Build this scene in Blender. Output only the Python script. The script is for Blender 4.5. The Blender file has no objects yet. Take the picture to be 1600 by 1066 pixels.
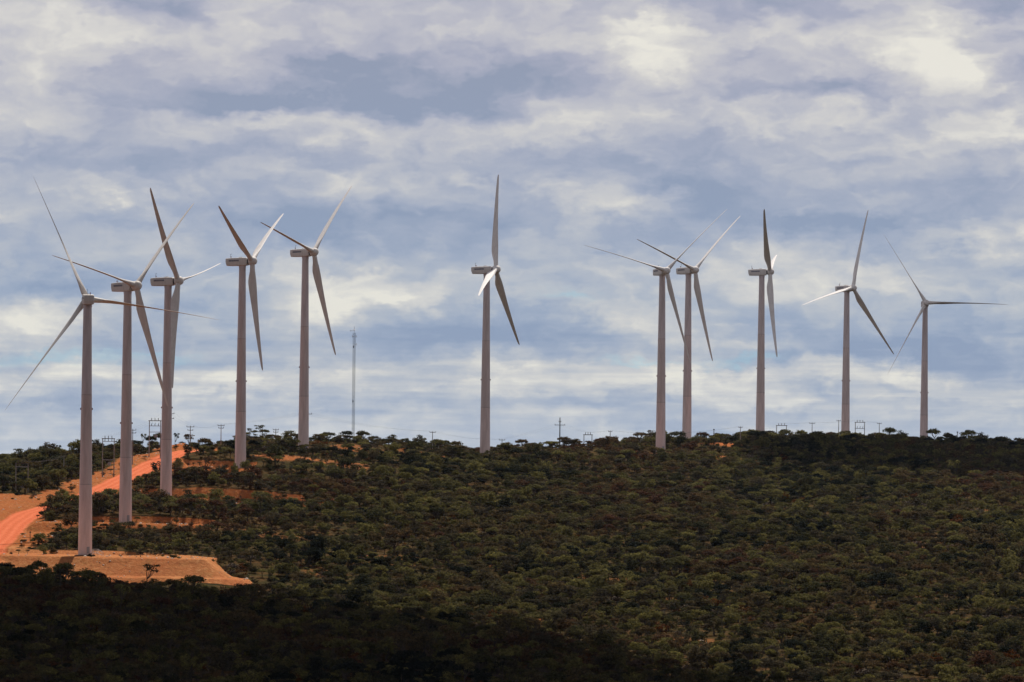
import bpy, math, random
import numpy as np
from mathutils import Matrix, Vector

random.seed(7)
rng = np.random.default_rng(11)
scene = bpy.context.scene
COL = scene.collection

# ------------------------------------------------------------------ camera
F = 8000.0                     # focal length in photo pixels (1600 wide)
ROLL = math.radians(0.6)
cam_d = bpy.data.cameras.new('camera')
cam = bpy.data.objects.new('camera', cam_d)
COL.objects.link(cam)
cam_d.sensor_width = 36.0
cam_d.lens = F / 1600 * 36.0
cam_d.shift_y = 187.0 / 1600
cam_d.clip_start = 0.5
cam_d.clip_end = 120000
cam.matrix_world = Matrix.Rotation(math.radians(90), 4, 'X') @ Matrix.Rotation(ROLL, 4, 'Z')
scene.camera = cam

SUN_EL, SUN_AZ = math.radians(56.5), math.radians(15)      # azimuth clockwise from +Y
SV = np.array([math.sin(SUN_AZ) * math.cos(SUN_EL), math.cos(SUN_AZ) * math.cos(SUN_EL), math.sin(SUN_EL)])


def unroll(px, py):
    x, y = px - 800.0, py - 720.0
    return x * math.cos(ROLL) + y * math.sin(ROLL), -x * math.sin(ROLL) + y * math.cos(ROLL)


def at(px, py, d):
    """photo pixel + distance -> world point"""
    x, y = unroll(px, py)
    return np.array([x * d / F, d, -y * d / F])


# ------------------------------------------------------------------ world: physical sky behind broken cloud
class NB:
    def __init__(s, tree): s.t = tree
    def n(s, kind, **k):
        nd = s.t.nodes.new(kind)
        for a, b in k.items(): setattr(nd, a, b)
        return nd
    def put(s, sock, v):
        if hasattr(v, 'is_linked') or hasattr(v, 'links'): s.t.links.new(v, sock)
        else: sock.default_value = v
    def m(s, op, a, b=0.0, c=0.0, clamp=False):
        nd = s.n('ShaderNodeMath', operation=op, use_clamp=clamp)
        for i, v in enumerate((a, b, c)): s.put(nd.inputs[i], v)
        return nd.outputs[0]
    def v(s, op, a, b=(0, 0, 0), c=(0, 0, 0)):
        nd = s.n('ShaderNodeVectorMath', operation=op)
        s.put(nd.inputs[0], a); s.put(nd.inputs[1], b)
        if op == 'MULTIPLY_ADD': s.put(nd.inputs[2], c)
        return nd.outputs['Value'] if op in ('DOT_PRODUCT', 'LENGTH') else nd.outputs[0]
    def xyz(s, x, y, z):
        nd = s.n('ShaderNodeCombineXYZ')
        for i, v in enumerate((x, y, z)): s.put(nd.inputs[i], v)
        return nd.outputs[0]
    def noise(s, vec, scale, detail=4.0, rough=0.5, dist=0.0, col=False):
        nd = s.n('ShaderNodeTexNoise')
        s.put(nd.inputs['Vector'], vec)
        nd.inputs['Scale'].default_value = scale; nd.inputs['Detail'].default_value = detail
        nd.inputs['Roughness'].default_value = rough; nd.inputs['Distortion'].default_value = dist
        return nd.outputs['Color' if col else 'Fac']
    def ramp(s, fac, stops, interp='LINEAR'):
        nd = s.n('ShaderNodeValToRGB'); s.put(nd.inputs[0], fac)
        e = nd.color_ramp.elements; nd.color_ramp.interpolation = interp
        while len(e) < len(stops): e.new(0.5)
        for el, (p, c) in zip(e, stops): el.position = p; el.color = (*c, 1)
        return nd.outputs[0]
    def mix(s, fac, a, b, mode='MIX'):
        nd = s.n('ShaderNodeMix', data_type='RGBA', blend_type=mode)
        s.put(nd.inputs[0], fac)
        for i, v in ((6, a), (7, b)):
            s.put(nd.inputs[i], v if not isinstance(v, tuple) or len(v) == 4 else (*v, 1))
        return nd.outputs[2]


def lin(r, g, b):
    f = lambda c: (c / 255 / 12.92) if c / 255 <= .04045 else ((c / 255 + .055) / 1.055) ** 2.4
    return (f(r), f(g), f(b))


world = bpy.data.worlds.new('World')
scene.world = world
world.use_nodes = True
wt = world.node_tree
wt.nodes.clear()
W = NB(wt)
tc = W.n('ShaderNodeTexCoord').outputs['Generated']
sep = W.n('ShaderNodeSeparateXYZ'); wt.links.new(tc, sep.inputs[0])
dx, dy, dz = sep.outputs
zc = W.m('MAXIMUM', dz, 0.0)
# plane of the cloud layer, seen in perspective
den = W.m('ADD', zc, 0.05)
P = W.xyz(W.m('DIVIDE', dx, den), W.m('DIVIDE', dy, den), 0.0)
P1 = W.v('MULTIPLY', P, (1.9, 0.75, 1.0))
n1 = W.noise(P1, 1.0, 5.0, 0.5, 0.5)
n2 = W.noise(W.v('ADD', P1, (7.3, 2.1, 4.0)), 3.1, 6.0, 0.55, 0.4)
# local direction coordinates for the particular clouds in view (units of 1/8 rad)
yy = W.m('MAXIMUM', dy, 0.02)
D0 = W.xyz(W.m('MULTIPLY', W.m('DIVIDE', dx, yy), 8.0), W.m('MULTIPLY', W.m('DIVIDE', dz, yy), 8.0), 0.0)
wob = W.noise(W.v('MULTIPLY', D0, (6.0, 14.0, 1.0)), 1.0, 5.0, 0.58, 0.0, True)
wob2 = W.noise(W.v('MULTIPLY', D0, (22.0, 36.0, 1.0)), 1.0, 4.0, 0.6, 0.0, True)
D = W.v('MULTIPLY_ADD', W.v('SUBTRACT', wob, (.5, .5, .5)), (0.20, 0.10, 0.0), D0)
D = W.v('MULTIPLY_ADD', W.v('SUBTRACT', wob2, (.5, .5, .5)), (0.055, 0.04, 0.0), D)
CLOUDS = [  # photo x, y, half width, half height, lighter (+) or darker (-)
    (60, 60, 90, 80, .34), (395, 20, 60, 50, .30), (270, 75, 120, 40, .16), (690, 45, 100, 45, .26),
    (950, 65, 120, 55, .36), (1030, 50, 60, 80, .22), (1440, 75, 85, 50, .46), (1500, 135, 60, 40, .28),
    (1560, 215, 80, 38, .44), (880, 172, 90, 32, .26), (1200, 172, 220, 22, .22), (350, 185, 260, 22, .24),
    (690, 205, 220, 26, .12), (140, 315, 90, 24, .30), (1000, 322, 50, 26, .34), (880, 300, 70, 24, .18), (570, 290, 60, 28, .24),
    (50, 480, 120, 42, .34), (570, 450, 110, 45, .42), (500, 460, 60, 30, .14), (1540, 373, 110, 13, .44), (1240, 445, 100, 26, .22),
    (950, 485, 80, 50, .26), (1150, 440, 60, 22, .26), (720, 588, 300, 28, .22), (300, 600, 300, 34, .20),
    (1080, 582, 230, 22, .26), (1480, 594, 200, 20, .20), (1300, 632, 300, 14, .26), (300, 640, 260, 12, .16), (820, 645, 200, 10, .18),
    (250, 8, 130, 22, -.30), (300, 145, 320, 36, -.28), (620, 125, 200, 45, -.30), (560, 168, 300, 18, -.36), (1000, 260, 300, 26, -.14), (300, 245, 260, 22, -.14),
    (860, 120, 80, 38, -.30), (1230, 140, 170, 20, -.46), (1200, 8, 150, 20, -.24), (1560, 8, 90, 20, -.30),
    (850, 262, 260, 34, -.12), (1120, 300, 130, 28, -.26), (640, 345, 220, 40, -.30), (400, 345, 120, 35, -.22),
    (80, 365, 130, 36, -.20), (60, 435, 130, 22, -.40), (680, 520, 150, 34, -.42), (860, 512, 120, 34, -.32),
    (1300, 345, 220, 28, -.28), (1480, 540, 160, 30, -.40), (1300, 562, 120, 16, -.26), (560, 636, 220, 10, -.26),
    (920, 625, 160, 9, -.22), (1020, 375, 90, 26, -.28), (300, 500, 120, 40, -.20), (330, 555, 200, 14, -.12),
    (1480, 640, 150, 10, -.22), (100, 625, 140, 12, -.22),
]
n3 = W.noise(W.v('MULTIPLY', D, (6.0, 15.0, 1.0)), 1.0, 6.0, 0.5, 0.25)      # banks
n4 = W.noise(W.v('MULTIPLY', D, (24.0, 34.0, 1.0)), 1.0, 5.0, 0.56, 0.2)     # billows
# lit tops and shaded undersides: compare the density with that a little higher up
Du = W.v('ADD', D, (0.008, 0.020, 0.0))
def soft(v):
    return W.m('MULTIPLY_ADD', W.noise(W.v('MULTIPLY', v, (17.0, 24.0, 1.0)), 1.0, 2.5, 0.5, 0.15), 0.5, W.noise(W.v('MULTIPLY', v, (8.0, 14.0, 1.0)), 1.0, 2.0, 0.5, 0.2))
rim = W.m('SUBTRACT', soft(D), soft(Du))
acc = W.m('MULTIPLY_ADD', n1, 0.70, -0.12)
acc = W.m('MULTIPLY_ADD', rim, 0.5, acc)
acc = W.m('MULTIPLY_ADD', n2, 0.30, W.m('SUBTRACT', acc, 0.15))
acc = W.m('MULTIPLY_ADD', n3, 0.85, W.m('SUBTRACT', acc, 0.425))
acc = W.m('MULTIPLY_ADD', n4, 0.20, W.m('SUBTRACT', acc, 0.10))
for (bx, by, rx, ry, am) in CLOUDS:
    ux, uy = unroll(bx, by)
    ix, iy = 1000.0 / rx / 1.15, 1000.0 / ry / 1.15
    q = W.v('MULTIPLY_ADD', D, (ix, iy, 0.0), (-ux / 1000 * ix, uy / 1000 * iy, 0.0))
    e = W.m('POWER', 0.36788, W.v('DOT_PRODUCT', q, q))
    acc = W.m('MULTIPLY_ADD', e, am * 0.92, acc)
n5 = W.noise(W.v('MULTIPLY', D0, (3.2, 62.0, 1.0)), 1.0, 5.0, 0.5, 0.25)
lowf = W.m('SUBTRACT', 1.0, W.m('MULTIPLY', W.m('ABSOLUTE', W.m('SUBTRACT', dz, 0.012)), 45.0), clamp=True)
acc = W.m('MULTIPLY_ADD', W.m('MULTIPLY', W.m('SUBTRACT', n5, .5), lowf), 0.8, acc)
acc = W.m('ADD', W.m('MULTIPLY', W.m('SUBTRACT', acc, .26), 1.18), 0.515, clamp=True)
clear = None
for (bx, by, rx, ry) in ((90, 557, 150, 9), (250, 549, 60, 5), (1155, 559, 45, 6), (1010, 560, 60, 4), (880, 470, 30, 6)):
    ux, uy = unroll(bx, by)
    ix, iy = 1000.0 / rx, 1000.0 / ry
    q = W.v('MULTIPLY_ADD', D, (ix, iy, 0.0), (-ux / 1000 * ix, uy / 1000 * iy, 0.0))
    e = W.m('POWER', 0.36788, W.v('DOT_PRODUCT', q, q))
    clear = e if clear is None else W.m('ADD', clear, e)
hi = W.ramp(acc, [(0.0, lin(147, 156, 181)), (.28, lin(170, 173, 193)), (.52, lin(190, 190, 201)), (.76, lin(210, 208, 208)), (1.0, lin(233, 230, 221))])
lo = W.ramp(acc, [(0.0, lin(138, 158, 191)), (.28, lin(158, 173, 198)), (.52, lin(181, 189, 202)), (.76, lin(206, 207, 208)), (1.0, lin(230, 228, 219))])
elev = W.m('MULTIPLY', W.m('SUBTRACT', dz, 0.032), 22.0, clamp=True)
cloudcol = W.mix(elev, lo, hi)
cloudcol = W.mix(W.m('MULTIPLY', clear, 0.4, clamp=True), cloudcol, lin(150, 200, 220))
hz = W.m('SUBTRACT', 1.0, W.m('MULTIPLY', zc, 62.0), clamp=True)          # paler just over the horizon
cloudcol = W.mix(W.m('MULTIPLY', hz, 0.5), cloudcol, lin(184, 196, 212))
sky = W.n('ShaderNodeTexSky', sky_type='NISHITA', sun_disc=False)
sky.sun_elevation = SUN_EL; sky.sun_rotation = SUN_AZ
sky.air_density = 1.0; sky.dust_density = 1.0; sky.altitude = 900
bg_sky = W.n('ShaderNodeBackground'); wt.links.new(sky.outputs[0], bg_sky.inputs[0]); bg_sky.inputs[1].default_value = 0.05
bg_cl = W.n('ShaderNodeBackground'); wt.links.new(cloudcol, bg_cl.inputs[0]); bg_cl.inputs[1].default_value = 1.0
mixs = W.n('ShaderNodeMixShader')
W.put(mixs.inputs[0], W.m('MULTIPLY_ADD', acc, 0.12, 0.86, clamp=True))
wt.links.new(bg_sky.outputs[0], mixs.inputs[1]); wt.links.new(bg_cl.outputs[0], mixs.inputs[2])
wo = W.n('ShaderNodeOutputWorld'); wt.links.new(mixs.outputs[0], wo.inputs[0])
world.cycles.sampling_method = 'MANUAL'
world.cycles.sample_map_resolution = 512

sun_d = bpy.data.lights.new('sun', 'SUN')
sun_d.energy = 4.8
sun_d.angle = math.radians(0.53)
sun_d.color = (1.0, 0.95, 0.87)
sun = bpy.data.objects.new('sun', sun_d)
COL.objects.link(sun)
sun.rotation_euler = Vector(SV).to_track_quat('Z', 'Y').to_euler()

vs = scene.view_settings
scene.display_settings.display_device = 'sRGB'
vs.view_transform = 'Standard'; vs.look = 'None'; vs.exposure = 0.0; vs.gamma = 1.0; vs.use_curve_mapping = False
scene.cycles.max_bounces = 6
scene.cycles.diffuse_bounces = 3
scene.cycles.glossy_bounces = 2


# ------------------------------------------------------------------ helpers
class MB:
    """collects quads / triangles and links them as ONE mesh object"""
    def __init__(s): s.v = []; s.f = []
    def add(s, vs, fs):
        o = len(s.v); s.v += [tuple(map(float, q)) for q in vs]; s.f += [tuple(i + o for i in f) for f in fs]
    def box(s, c, size, R=None):
        hx, hy, hz_ = [q / 2 for q in size]
        pts = [(sx * hx, sy * hy, sz * hz_) for sz in (-1, 1) for sy in (-1, 1) for sx in (-1, 1)]
        if R is not None: pts = [tuple(R @ Vector(p)) for p in pts]
        s.add([(p[0] + c[0], p[1] + c[1], p[2] + c[2]) for p in pts],
              [(0, 2, 3, 1), (4, 5, 7, 6), (0, 1, 5, 4), (2, 6, 7, 3), (0, 4, 6, 2), (1, 3, 7, 5)])
    def tube(s, pts, rad, n=6, cap=True):
        pts = [Vector(p) for p in pts]
        if not hasattr(rad, '__len__'): rad = [rad] * len(pts)
        rings = []
        for i, p in enumerate(pts):
            t = (pts[min(i + 1, len(pts) - 1)] - pts[max(i - 1, 0)]).normalized()
            a = t.orthogonal().normalized() if abs(t.z) < .95 else Vector((1, 0, 0))
            a = (a - t * a.dot(t)).normalized(); b = t.cross(a)
            rings.append([p + (a * math.cos(2 * math.pi * k / n) + b * math.sin(2 * math.pi * k / n)) * rad[i] for k in range(n)])
        s.loft(rings, cap)
    def loft(s, rings, cap=True):
        n = len(rings[0]); vs = [q for r in rings for q in r]; fs = []
        for i in range(len(rings) - 1):
            for k in range(n):
                fs.append((i * n + k, i * n + (k + 1) % n, (i + 1) * n + (k + 1) % n, (i + 1) * n + k))
        if cap:
            fs.append(tuple(range(n - 1, -1, -1))); fs.append(tuple((len(rings) - 1) * n + k for k in range(n)))
        s.add(vs, fs)
    def mesh(s, name, mat, smooth=False):
        me = bpy.data.meshes.new(name); me.from_pydata(s.v, [], s.f); me.update()
        if mat: me.materials.append(mat)
        if smooth:
            me.polygons.foreach_set('use_smooth', [True] * len(me.polygons))
            try: me.set_sharp_from_angle(angle=math.radians(38))
            except Exception: pass
        return me
    def build(s, name, mat, parent=None, smooth=False):
        return link(name, s.mesh(name, mat, smooth), parent)


def link(name, data, parent=None):
    o = bpy.data.objects.new(name, data); COL.objects.link(o)
    if parent is not None: o.parent = parent
    return o


def tag(o, label=None, cat=None, group=None, kind=None):
    for k, v in (('label', label), ('category', cat), ('group', group), ('kind', kind)):
        if v: o[k] = v
    return o


def empty(name, loc, rz=0.0):
    o = bpy.data.objects.new(name, None); COL.objects.link(o)
    o.empty_display_size = 0.5
    o.location = loc; o.rotation_euler = (0, 0, rz)
    return o


def material(name, rough=0.6, spec=0.3):
    m = bpy.data.materials.new(name); m.use_nodes = True
    t = m.node_tree; b = t.nodes['Principled BSDF']
    b.inputs['Roughness'].default_value = rough
    b.inputs['Specular IOR Level'].default_value = spec
    return m, NB(t), b


def paint(name, base, dark, scale=1.2, rough=0.45, spec=0.4, streak=(1, 1, .12)):
    m, N, b = material(name, rough, spec)
    co = N.n('ShaderNodeTexCoord').outputs['Object']
    f = N.noise(N.v('MULTIPLY', co, streak), scale, 5, .6)
    N.put(b.inputs['Base Color'], N.ramp(f, [(.3, dark), (.62, base)]))
    return m


M_WHITE = paint('white_turbine_paint', (.68, .64, .61), (.58, .535, .505), 1.2, .6, .2)
M_TOWER = paint('bounce_tinted_tower_paint', (.60, .49, .46), (.45, .36, .335), 0.9)  # white tower; the warm tint paints in light bounced off the red soil
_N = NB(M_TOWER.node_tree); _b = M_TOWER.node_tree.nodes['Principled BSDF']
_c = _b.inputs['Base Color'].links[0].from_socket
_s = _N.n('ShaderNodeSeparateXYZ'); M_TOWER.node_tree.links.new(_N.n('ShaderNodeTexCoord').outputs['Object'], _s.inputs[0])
_sec = _N.ramp(_N.m('DIVIDE', _s.outputs[2], 80.0), [(0.0, (1.16, 1.10, 1.08)), (.2760, (1.0, .97, .96)), (.2761, (.80, .77, .76)), (.2790, (1.03, 1.01, 1.01)), (.6260, (.80, .77, .76)), (.6290, (1.0, 1.03, 1.08))], 'CONSTANT')  # section tones and dark joints; pinker lowest section also carries painted soil bounce
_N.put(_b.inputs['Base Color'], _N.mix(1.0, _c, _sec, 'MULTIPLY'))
M_DARK = paint('dark_steel', (.06, .06, .065), (.035, .035, .04), 3)
M_LETTER = paint('dark_blue_lettering', (.16, .16, .20), (.12, .12, .16), 3)
M_STEEL = paint('galvanised_steel', (.30, .31, .33), (.2, .2, .21), 3, .5)
M_CONC = paint('concrete_pole', (.30, .27, .25), (.2, .18, .165), 2.5, .8, .2)
M_FOOT = paint('soil_stained_concrete', (.24, .15, .10), (.15, .085, .05), 1.5, .9, .1)
M_WOOD = paint('weathered_timber', (.10, .075, .06), (.06, .045, .035), 4, .85, .15)
M_INSUL = paint('brown_glazed_insulator', (.07, .045, .035), (.04, .03, .025), 4, .3, .5)
M_WIRE = paint('aluminium_wire', (.16, .16, .17), (.12, .12, .13), 2, .5)
M_LAMP = paint('red_lens', (.20, .05, .04), (.12, .03, .03), 2, .3, .5)
M_CABINET = paint('grey_cabinet', (.62, .62, .6), (.5, .5, .48), 2, .5)


def fbm(x, y, scale, octv=4, seed=0):
    """cheap value noise on arrays, about -1..1"""
    out = np.zeros_like(x); amp = 1.0; tot = 0.0
    r = np.random.default_rng(seed)
    tab = r.random((256, 256)) * 2 - 1
    for o in range(octv):
        fx = x / scale + 31.7 * o; fy = y / scale + 17.3 * o
        ix = np.floor(fx).astype(int); iy = np.floor(fy).astype(int)
        tx = fx - ix; ty = fy - iy
        tx = tx * tx * (3 - 2 * tx); ty = ty * ty * (3 - 2 * ty)
        g = lambda a, b: tab[a % 256, b % 256]
        v = (g(ix, iy) * (1 - tx) + g(ix + 1, iy) * tx) * (1 - ty) + (g(ix, iy + 1) * (1 - tx) + g(ix + 1, iy + 1) * tx) * ty
        out += v * amp; tot += amp; amp *= .5; scale /= 2.0
    return out / tot


# ------------------------------------------------------------------ turbine placing data (needed by the ground)
# base x, hub y, pixels per metre, yaw seen from the camera, rotor phase
TURB = [
    (132.8, 468, 4.98, -94, 96), (195.8, 448, 4.60, 43.5, 76), (259.2, 440, 4.25, 21, 37.5), (375.5, 409, 4.03, 20, 60.5),
    (474.0, 395, 3.86, 32, 74), (757.6, 422, 3.70, 13, 105), (1032, 424.5, 3.52, 63, 74), (1073, 423, 3.38, 42, 70.5),
    (1187.7, 425.5, 3.24, 4, 45.5), (1320.7, 451, 3.11, 40, 101.5), (1443.2, 474.5, 3.0, 84, 31.5)]
HUB = 80.4
T_BASE = []
for (bx, hy, s_, yw, ph) in TURB:
    d = F / s_
    by = hy + 80 * s_
    p = at(bx, by, d); h_ = at(bx, hy, d)
    T_BASE.append(np.array([p[0], d, h_[2] - HUB]))

# ------------------------------------------------------------------ ground
CTRL = [tuple(b) for b in T_BASE]
CTRL += [tuple(at(*q)) for q in [
    (-150, 1066, 1190), (400, 1066, 1230), (800, 1066, 1262), (1200, 1066, 1290), (1750, 1066, 1305),
    (-150, 925, 1440), (100, 927, 1462), (300, 942, 1484), (480, 958, 1500),
    (500, 900, 1618), (500, 850, 1725), (500, 780, 1885), (500, 732, 1990),
    (800, 950, 1502), (800, 850, 1762), (800, 780, 1975), (800, 735, 2120),
    (1200, 950, 1502), (1200, 850, 1770), (1200, 780, 2005), (1200, 730, 2230), (1210, 694, 2440),
    (1600, 950, 1502), (1600, 850, 1770), (1600, 780, 1995), (1600, 732, 2220), (1600, 705, 2400),
    (1800, 720, 2380), (1800, 850, 1770), (1380, 692, 2490), (1480, 696, 2500),
    (0, 727, 2100), (120, 711, 2160), (-150, 740, 2100), (0, 745, 1960), (0, 776, 1850), (90, 760, 1900),
    (225, 703, 2090), (320, 686, 2100), (355, 695, 2120), (425, 697, 2120),
    (560, 694, 2125), (640, 702, 2140), (700, 711, 2165), (850, 708, 2215), (930, 699, 2245), (985, 694, 2310), (1030, 691, 2365), (1150, 690, 2420),
    (-200, 800, 1790), (-200, 860, 1610), (60, 842, 1690), (330, 852, 1690),
    (60, 860, 1638), (200, 861, 1638), (320, 866, 1638), (330, 918, 1571), (400, 927, 1578), (200, 922, 1569), (60, 916, 1569), (-60, 912, 1569), (0, 906, 1530), (130, 916, 1528), (250, 930, 1522), (400, 949, 1508), (480, 966, 1494),
    (100, 839, 1712), (196, 841, 1712), (300, 840, 1714), (130, 804, 1758), (260, 803, 1760), (330, 806, 1765),
    (205, 793, 1856), (300, 796, 1858), (420, 800, 1860), (250, 761, 1900), (350, 759, 1904), (460, 769, 1908),
    (310, 752, 1958), (400, 756, 1960), (480, 760, 1962), (300, 711, 2010), (400, 712, 2014),
    (0, 744, 2250), (120, 724, 2290), (-150, 755, 2250), (225, 716, 2210), (320, 704, 2210), (425, 710, 2230), (475, 709, 2200), (560, 708, 2240), (640, 714, 2250),
    (700, 722, 2290), (760, 732, 2300), (850, 722, 2330), (930, 714, 2370), (1040, 706, 2470), (1150, 704, 2530), (1250, 708, 2600)]]
ROAD = [at(*q) for q in [
    (-75, 905, 1500), (-36, 880, 1560), (-24, 862, 1615), (3, 840, 1690), (20, 819, 1752), (44, 803, 1800), (86, 790, 1835),
    (128, 778, 1868), (163, 763, 1900), (200, 745, 1940), (240, 725, 1990), (276, 708.5, 2036), (300, 704, 2062), (322, 706, 2090), (352, 715, 2125)]]
CTRL += [tuple(p) for p in ROAD[::2]]
CTRL += [(-600, 1500, -46), (-600, 2000, -12), (-600, 1200, -62), (600, 1500, -44), (600, 2000, -14), (600, 1200, -60), (-500, 2500, -14), (500, 2600, -12),
         (-300, 2500, -14), (0, 2600, -12), (250, 2900, -22), (-300, 2900, -34), (0, 3000, -36), (600, 3000, -36),
         (-200, 900, -68), (0, 900, -68), (200, 900, -68), (-200, 600, -70), (0, 600, -70), (200, 600, -70)]
C = np.array(CTRL)
S = 500.0
A2 = C[:, :2] / S
r2 = ((A2[:, None] - A2[None]) ** 2).sum(-1)
K = np.where(r2 > 0, r2 * np.log(np.maximum(r2, 1e-12)), 0) + np.eye(len(C)) * 2e-4
Pm = np.c_[np.ones(len(C)), A2]
sol = np.linalg.solve(np.block([[K, Pm], [Pm.T, np.zeros((3, 3))]]), np.r_[C[:, 2], np.zeros(3)])


def tps(x, y):
    sh = x.shape; x = x.ravel() / S; y = y.ravel() / S
    out = sol[-3] + sol[-2] * x + sol[-1] * y
    for i in range(len(C)):
        q = (x - A2[i, 0]) ** 2 + (y - A2[i, 1]) ** 2
        out = out + sol[i] * q * np.log(np.maximum(q, 1e-12))
    return out.reshape(sh)


def sstep(a, b, x):
    t = np.clip((x - a) / (b - a), 0, 1); return t * t * (3 - 2 * t)


# pads: x0, x1, y0, y1, level at x of tower, tilt along x, fill slope, cut slope
def px_x(px, d): return (px - 800) / F * d
B = T_BASE
PADS = [
    (px_x(-75, 1606), px_x(322, 1594), 1591.5, 1628, B[0][2] - .1, -.010, B[0][0]),
    (px_x(62, 1739), px_x(326, 1745), 1730, 1752, B[1][2], -.008, B[1][0]),
    (px_x(205, 1882), px_x(508, 1890), 1872, 1895, B[2][2], -.040, B[2][0]),
    (px_x(292, 1985), px_x(392, 1990), 1978, 1999, B[3][2] + .3, -.030, B[3][0]),
]
PATCH = [  # photo x, y, distance, half width m, half depth m, strength
    (315, 692, 2096, 18, 58, 1), (346, 694, 2098, 13, 34, .9), (40, 786, 1850, 15, 15, 1), (100, 772, 1880, 11, 12, 1), (113, 715, 2070, 3.5, 9, 1), (215, 715, 2005, 9, 36, .95),
    (165, 735, 1945, 8, 30, .95), (46, 842, 1690, 8, 55, 1), (20, 795, 1835, 14, 18, 1), (985, 706, 2262, 9, 14, .9), (1125, 700, 2335, 17, 24, .9),
    (1130, 713, 2262, 13, 12, .9), (1040, 712, 2255, 10, 10, .9), (560, 696, 2092, 13, 16, .5), (650, 701, 2112, 18, 14, .48), (450, 718, 2014, 14, 14, .62),
    (560, 728, 2010, 16, 14, .52), (1090, 1000, 1385, 14, 26, .44), (830, 965, 1465, 6, 10, .5), (1450, 850, 1770, 9, 16, .45), (500, 895, 1622, 10, 14, .42),
    (940, 900, 1630, 12, 24, .42), (880, 930, 1560, 10, 20, .42), (1040, 940, 1540, 14, 20, .4), (430, 822, 1735, 16, 10, .42),
    (780, 880, 1680, 14, 16, .4), (620, 870, 1690, 14, 16, .45), (1560, 800, 1930, 16, 20, .4), (1240, 800, 1930, 14, 20, .35)]
RD = np.array(ROAD)


def road_near(x, y):
    best = np.full(x.shape, 1e9); zr = np.zeros(x.shape); side = np.zeros(x.shape)
    for i in range(len(RD) - 1):
        a, b = RD[i], RD[i + 1]
        ab = b[:2] - a[:2]; L = (ab ** 2).sum()
        t = np.clip(((x - a[0]) * ab[0] + (y - a[1]) * ab[1]) / L, 0, 1)
        qx, qy = a[0] + ab[0] * t - x, a[1] + ab[1] * t - y
        r = np.hypot(qx, qy); m = r < best
        best = np.where(m, r, best); zr = np.where(m, a[2] + (b[2] - a[2]) * t, zr)
        side = np.where(m, np.sign(ab[0] * -qy - ab[1] * -qx), side)
    return best, zr, side


HW = 5.0


def terrain(x, y):
    """height, bare-soil share, road share, pad index"""
    core = sstep(560, 420, np.abs(x)) * sstep(3200, 2950, y) * sstep(650, 950, y)
    z0 = np.full(x.shape, -85.0)
    m = core > 0
    zz = tps(x[m], y[m]) + .35 * fbm(x[m], y[m], 26, 3, 3) + .9 * fbm(x[m], y[m], 90, 2, 5)
    z0[m] = -85 * (1 - core[m]) + zz * core[m]
    far = np.hypot(x, y)
    z0 = np.where(core < 1, z0 + (1 - core) * 9 * fbm(x, y, 900, 3, 8) * sstep(3000, 5000, far), z0)
    knoll = sstep(330, 12, far)                                     # the rise the camera stands on
    z0 = z0 * (1 - knoll) + (-1.7) * knoll
    z = z0.copy(); bare = np.zeros(x.shape); road = np.zeros(x.shape)
    rn = fbm(x, y, 9, 3, 21)
    inn = (np.abs(x) < 420) & (y > 1250) & (y < 2420)
    X, Y, Z = x[inn], y[inn], z[inn]; base = Z.copy(); R_ = rn[inn]; BR = np.zeros(X.shape); RO = np.zeros(X.shape)
    r, zr, side = road_near(X, Y)
    e = np.maximum(r - HW, 0)
    near = r < 40
    Z = np.where(near, np.clip(Z, zr - e * .5, zr + np.maximum(e - 1.0, 0) * .75), Z)
    RO = sstep(HW + 1.0, HW - .4, r + R_ * .8)
    BR = np.maximum(BR, sstep(HW + 9, HW + 4, r + R_ * 5 + np.where(side > 0, -5.0, 2.5)))
    for k, (x0, x1, y0, y1, lv, tilt, xr) in enumerate(PADS):
        ox = np.maximum(np.maximum(x0 - X, X - x1), 0); oy = np.maximum(np.maximum(y0 - Y, Y - y1), 0)
        o = np.hypot(ox, oy)
        lp = lv + tilt * (X - xr)
        o2 = np.maximum(o + R_ * (.10 if k == 0 else .5) * (o > .6), 0)
        if k == 0:                                                  # embankment with a bench half way down its face
            drop = np.where(o2 < 8.5, o2 * .62, np.where(o2 < 13.0, 5.27 + (o2 - 8.5) * .05, 5.5 + (o2 - 13) * .62))
        else:
            drop = o2 * .6
        rise = np.maximum(o2 - .3, 0) * 1.05
        if k == 0: drop = drop + sstep(.8, 3.0, o2) * (.16 + .30 * np.abs(fbm(X, Y * .12, 3.2, 3, 55)) + .25 * fbm(X, Y, 6, 3, 56))
        Zn = np.clip(Z, lp - drop, lp + rise)
        moved = np.abs(Zn - Z)
        BR = np.maximum(BR, np.where(o < 26, sstep(.15, .6, moved + .1 * R_), 0))
        BR = np.maximum(BR, sstep(3.2, .6, o + R_ * (.3 if k == 0 else 1.5)))
        Z = Zn
    z[inn] = Z; bare[inn] = BR; road[inn] = RO
    for (ppx, ppy, d, rx, ry, st) in PATCH:
        c = at(ppx, ppy, d)
        q = np.hypot((x - c[0]) / rx, (y - c[1]) / ry)
        bare = np.maximum(bare, st * sstep(1.15, .65, q + rn * .45))
    return z, bare, road


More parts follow.
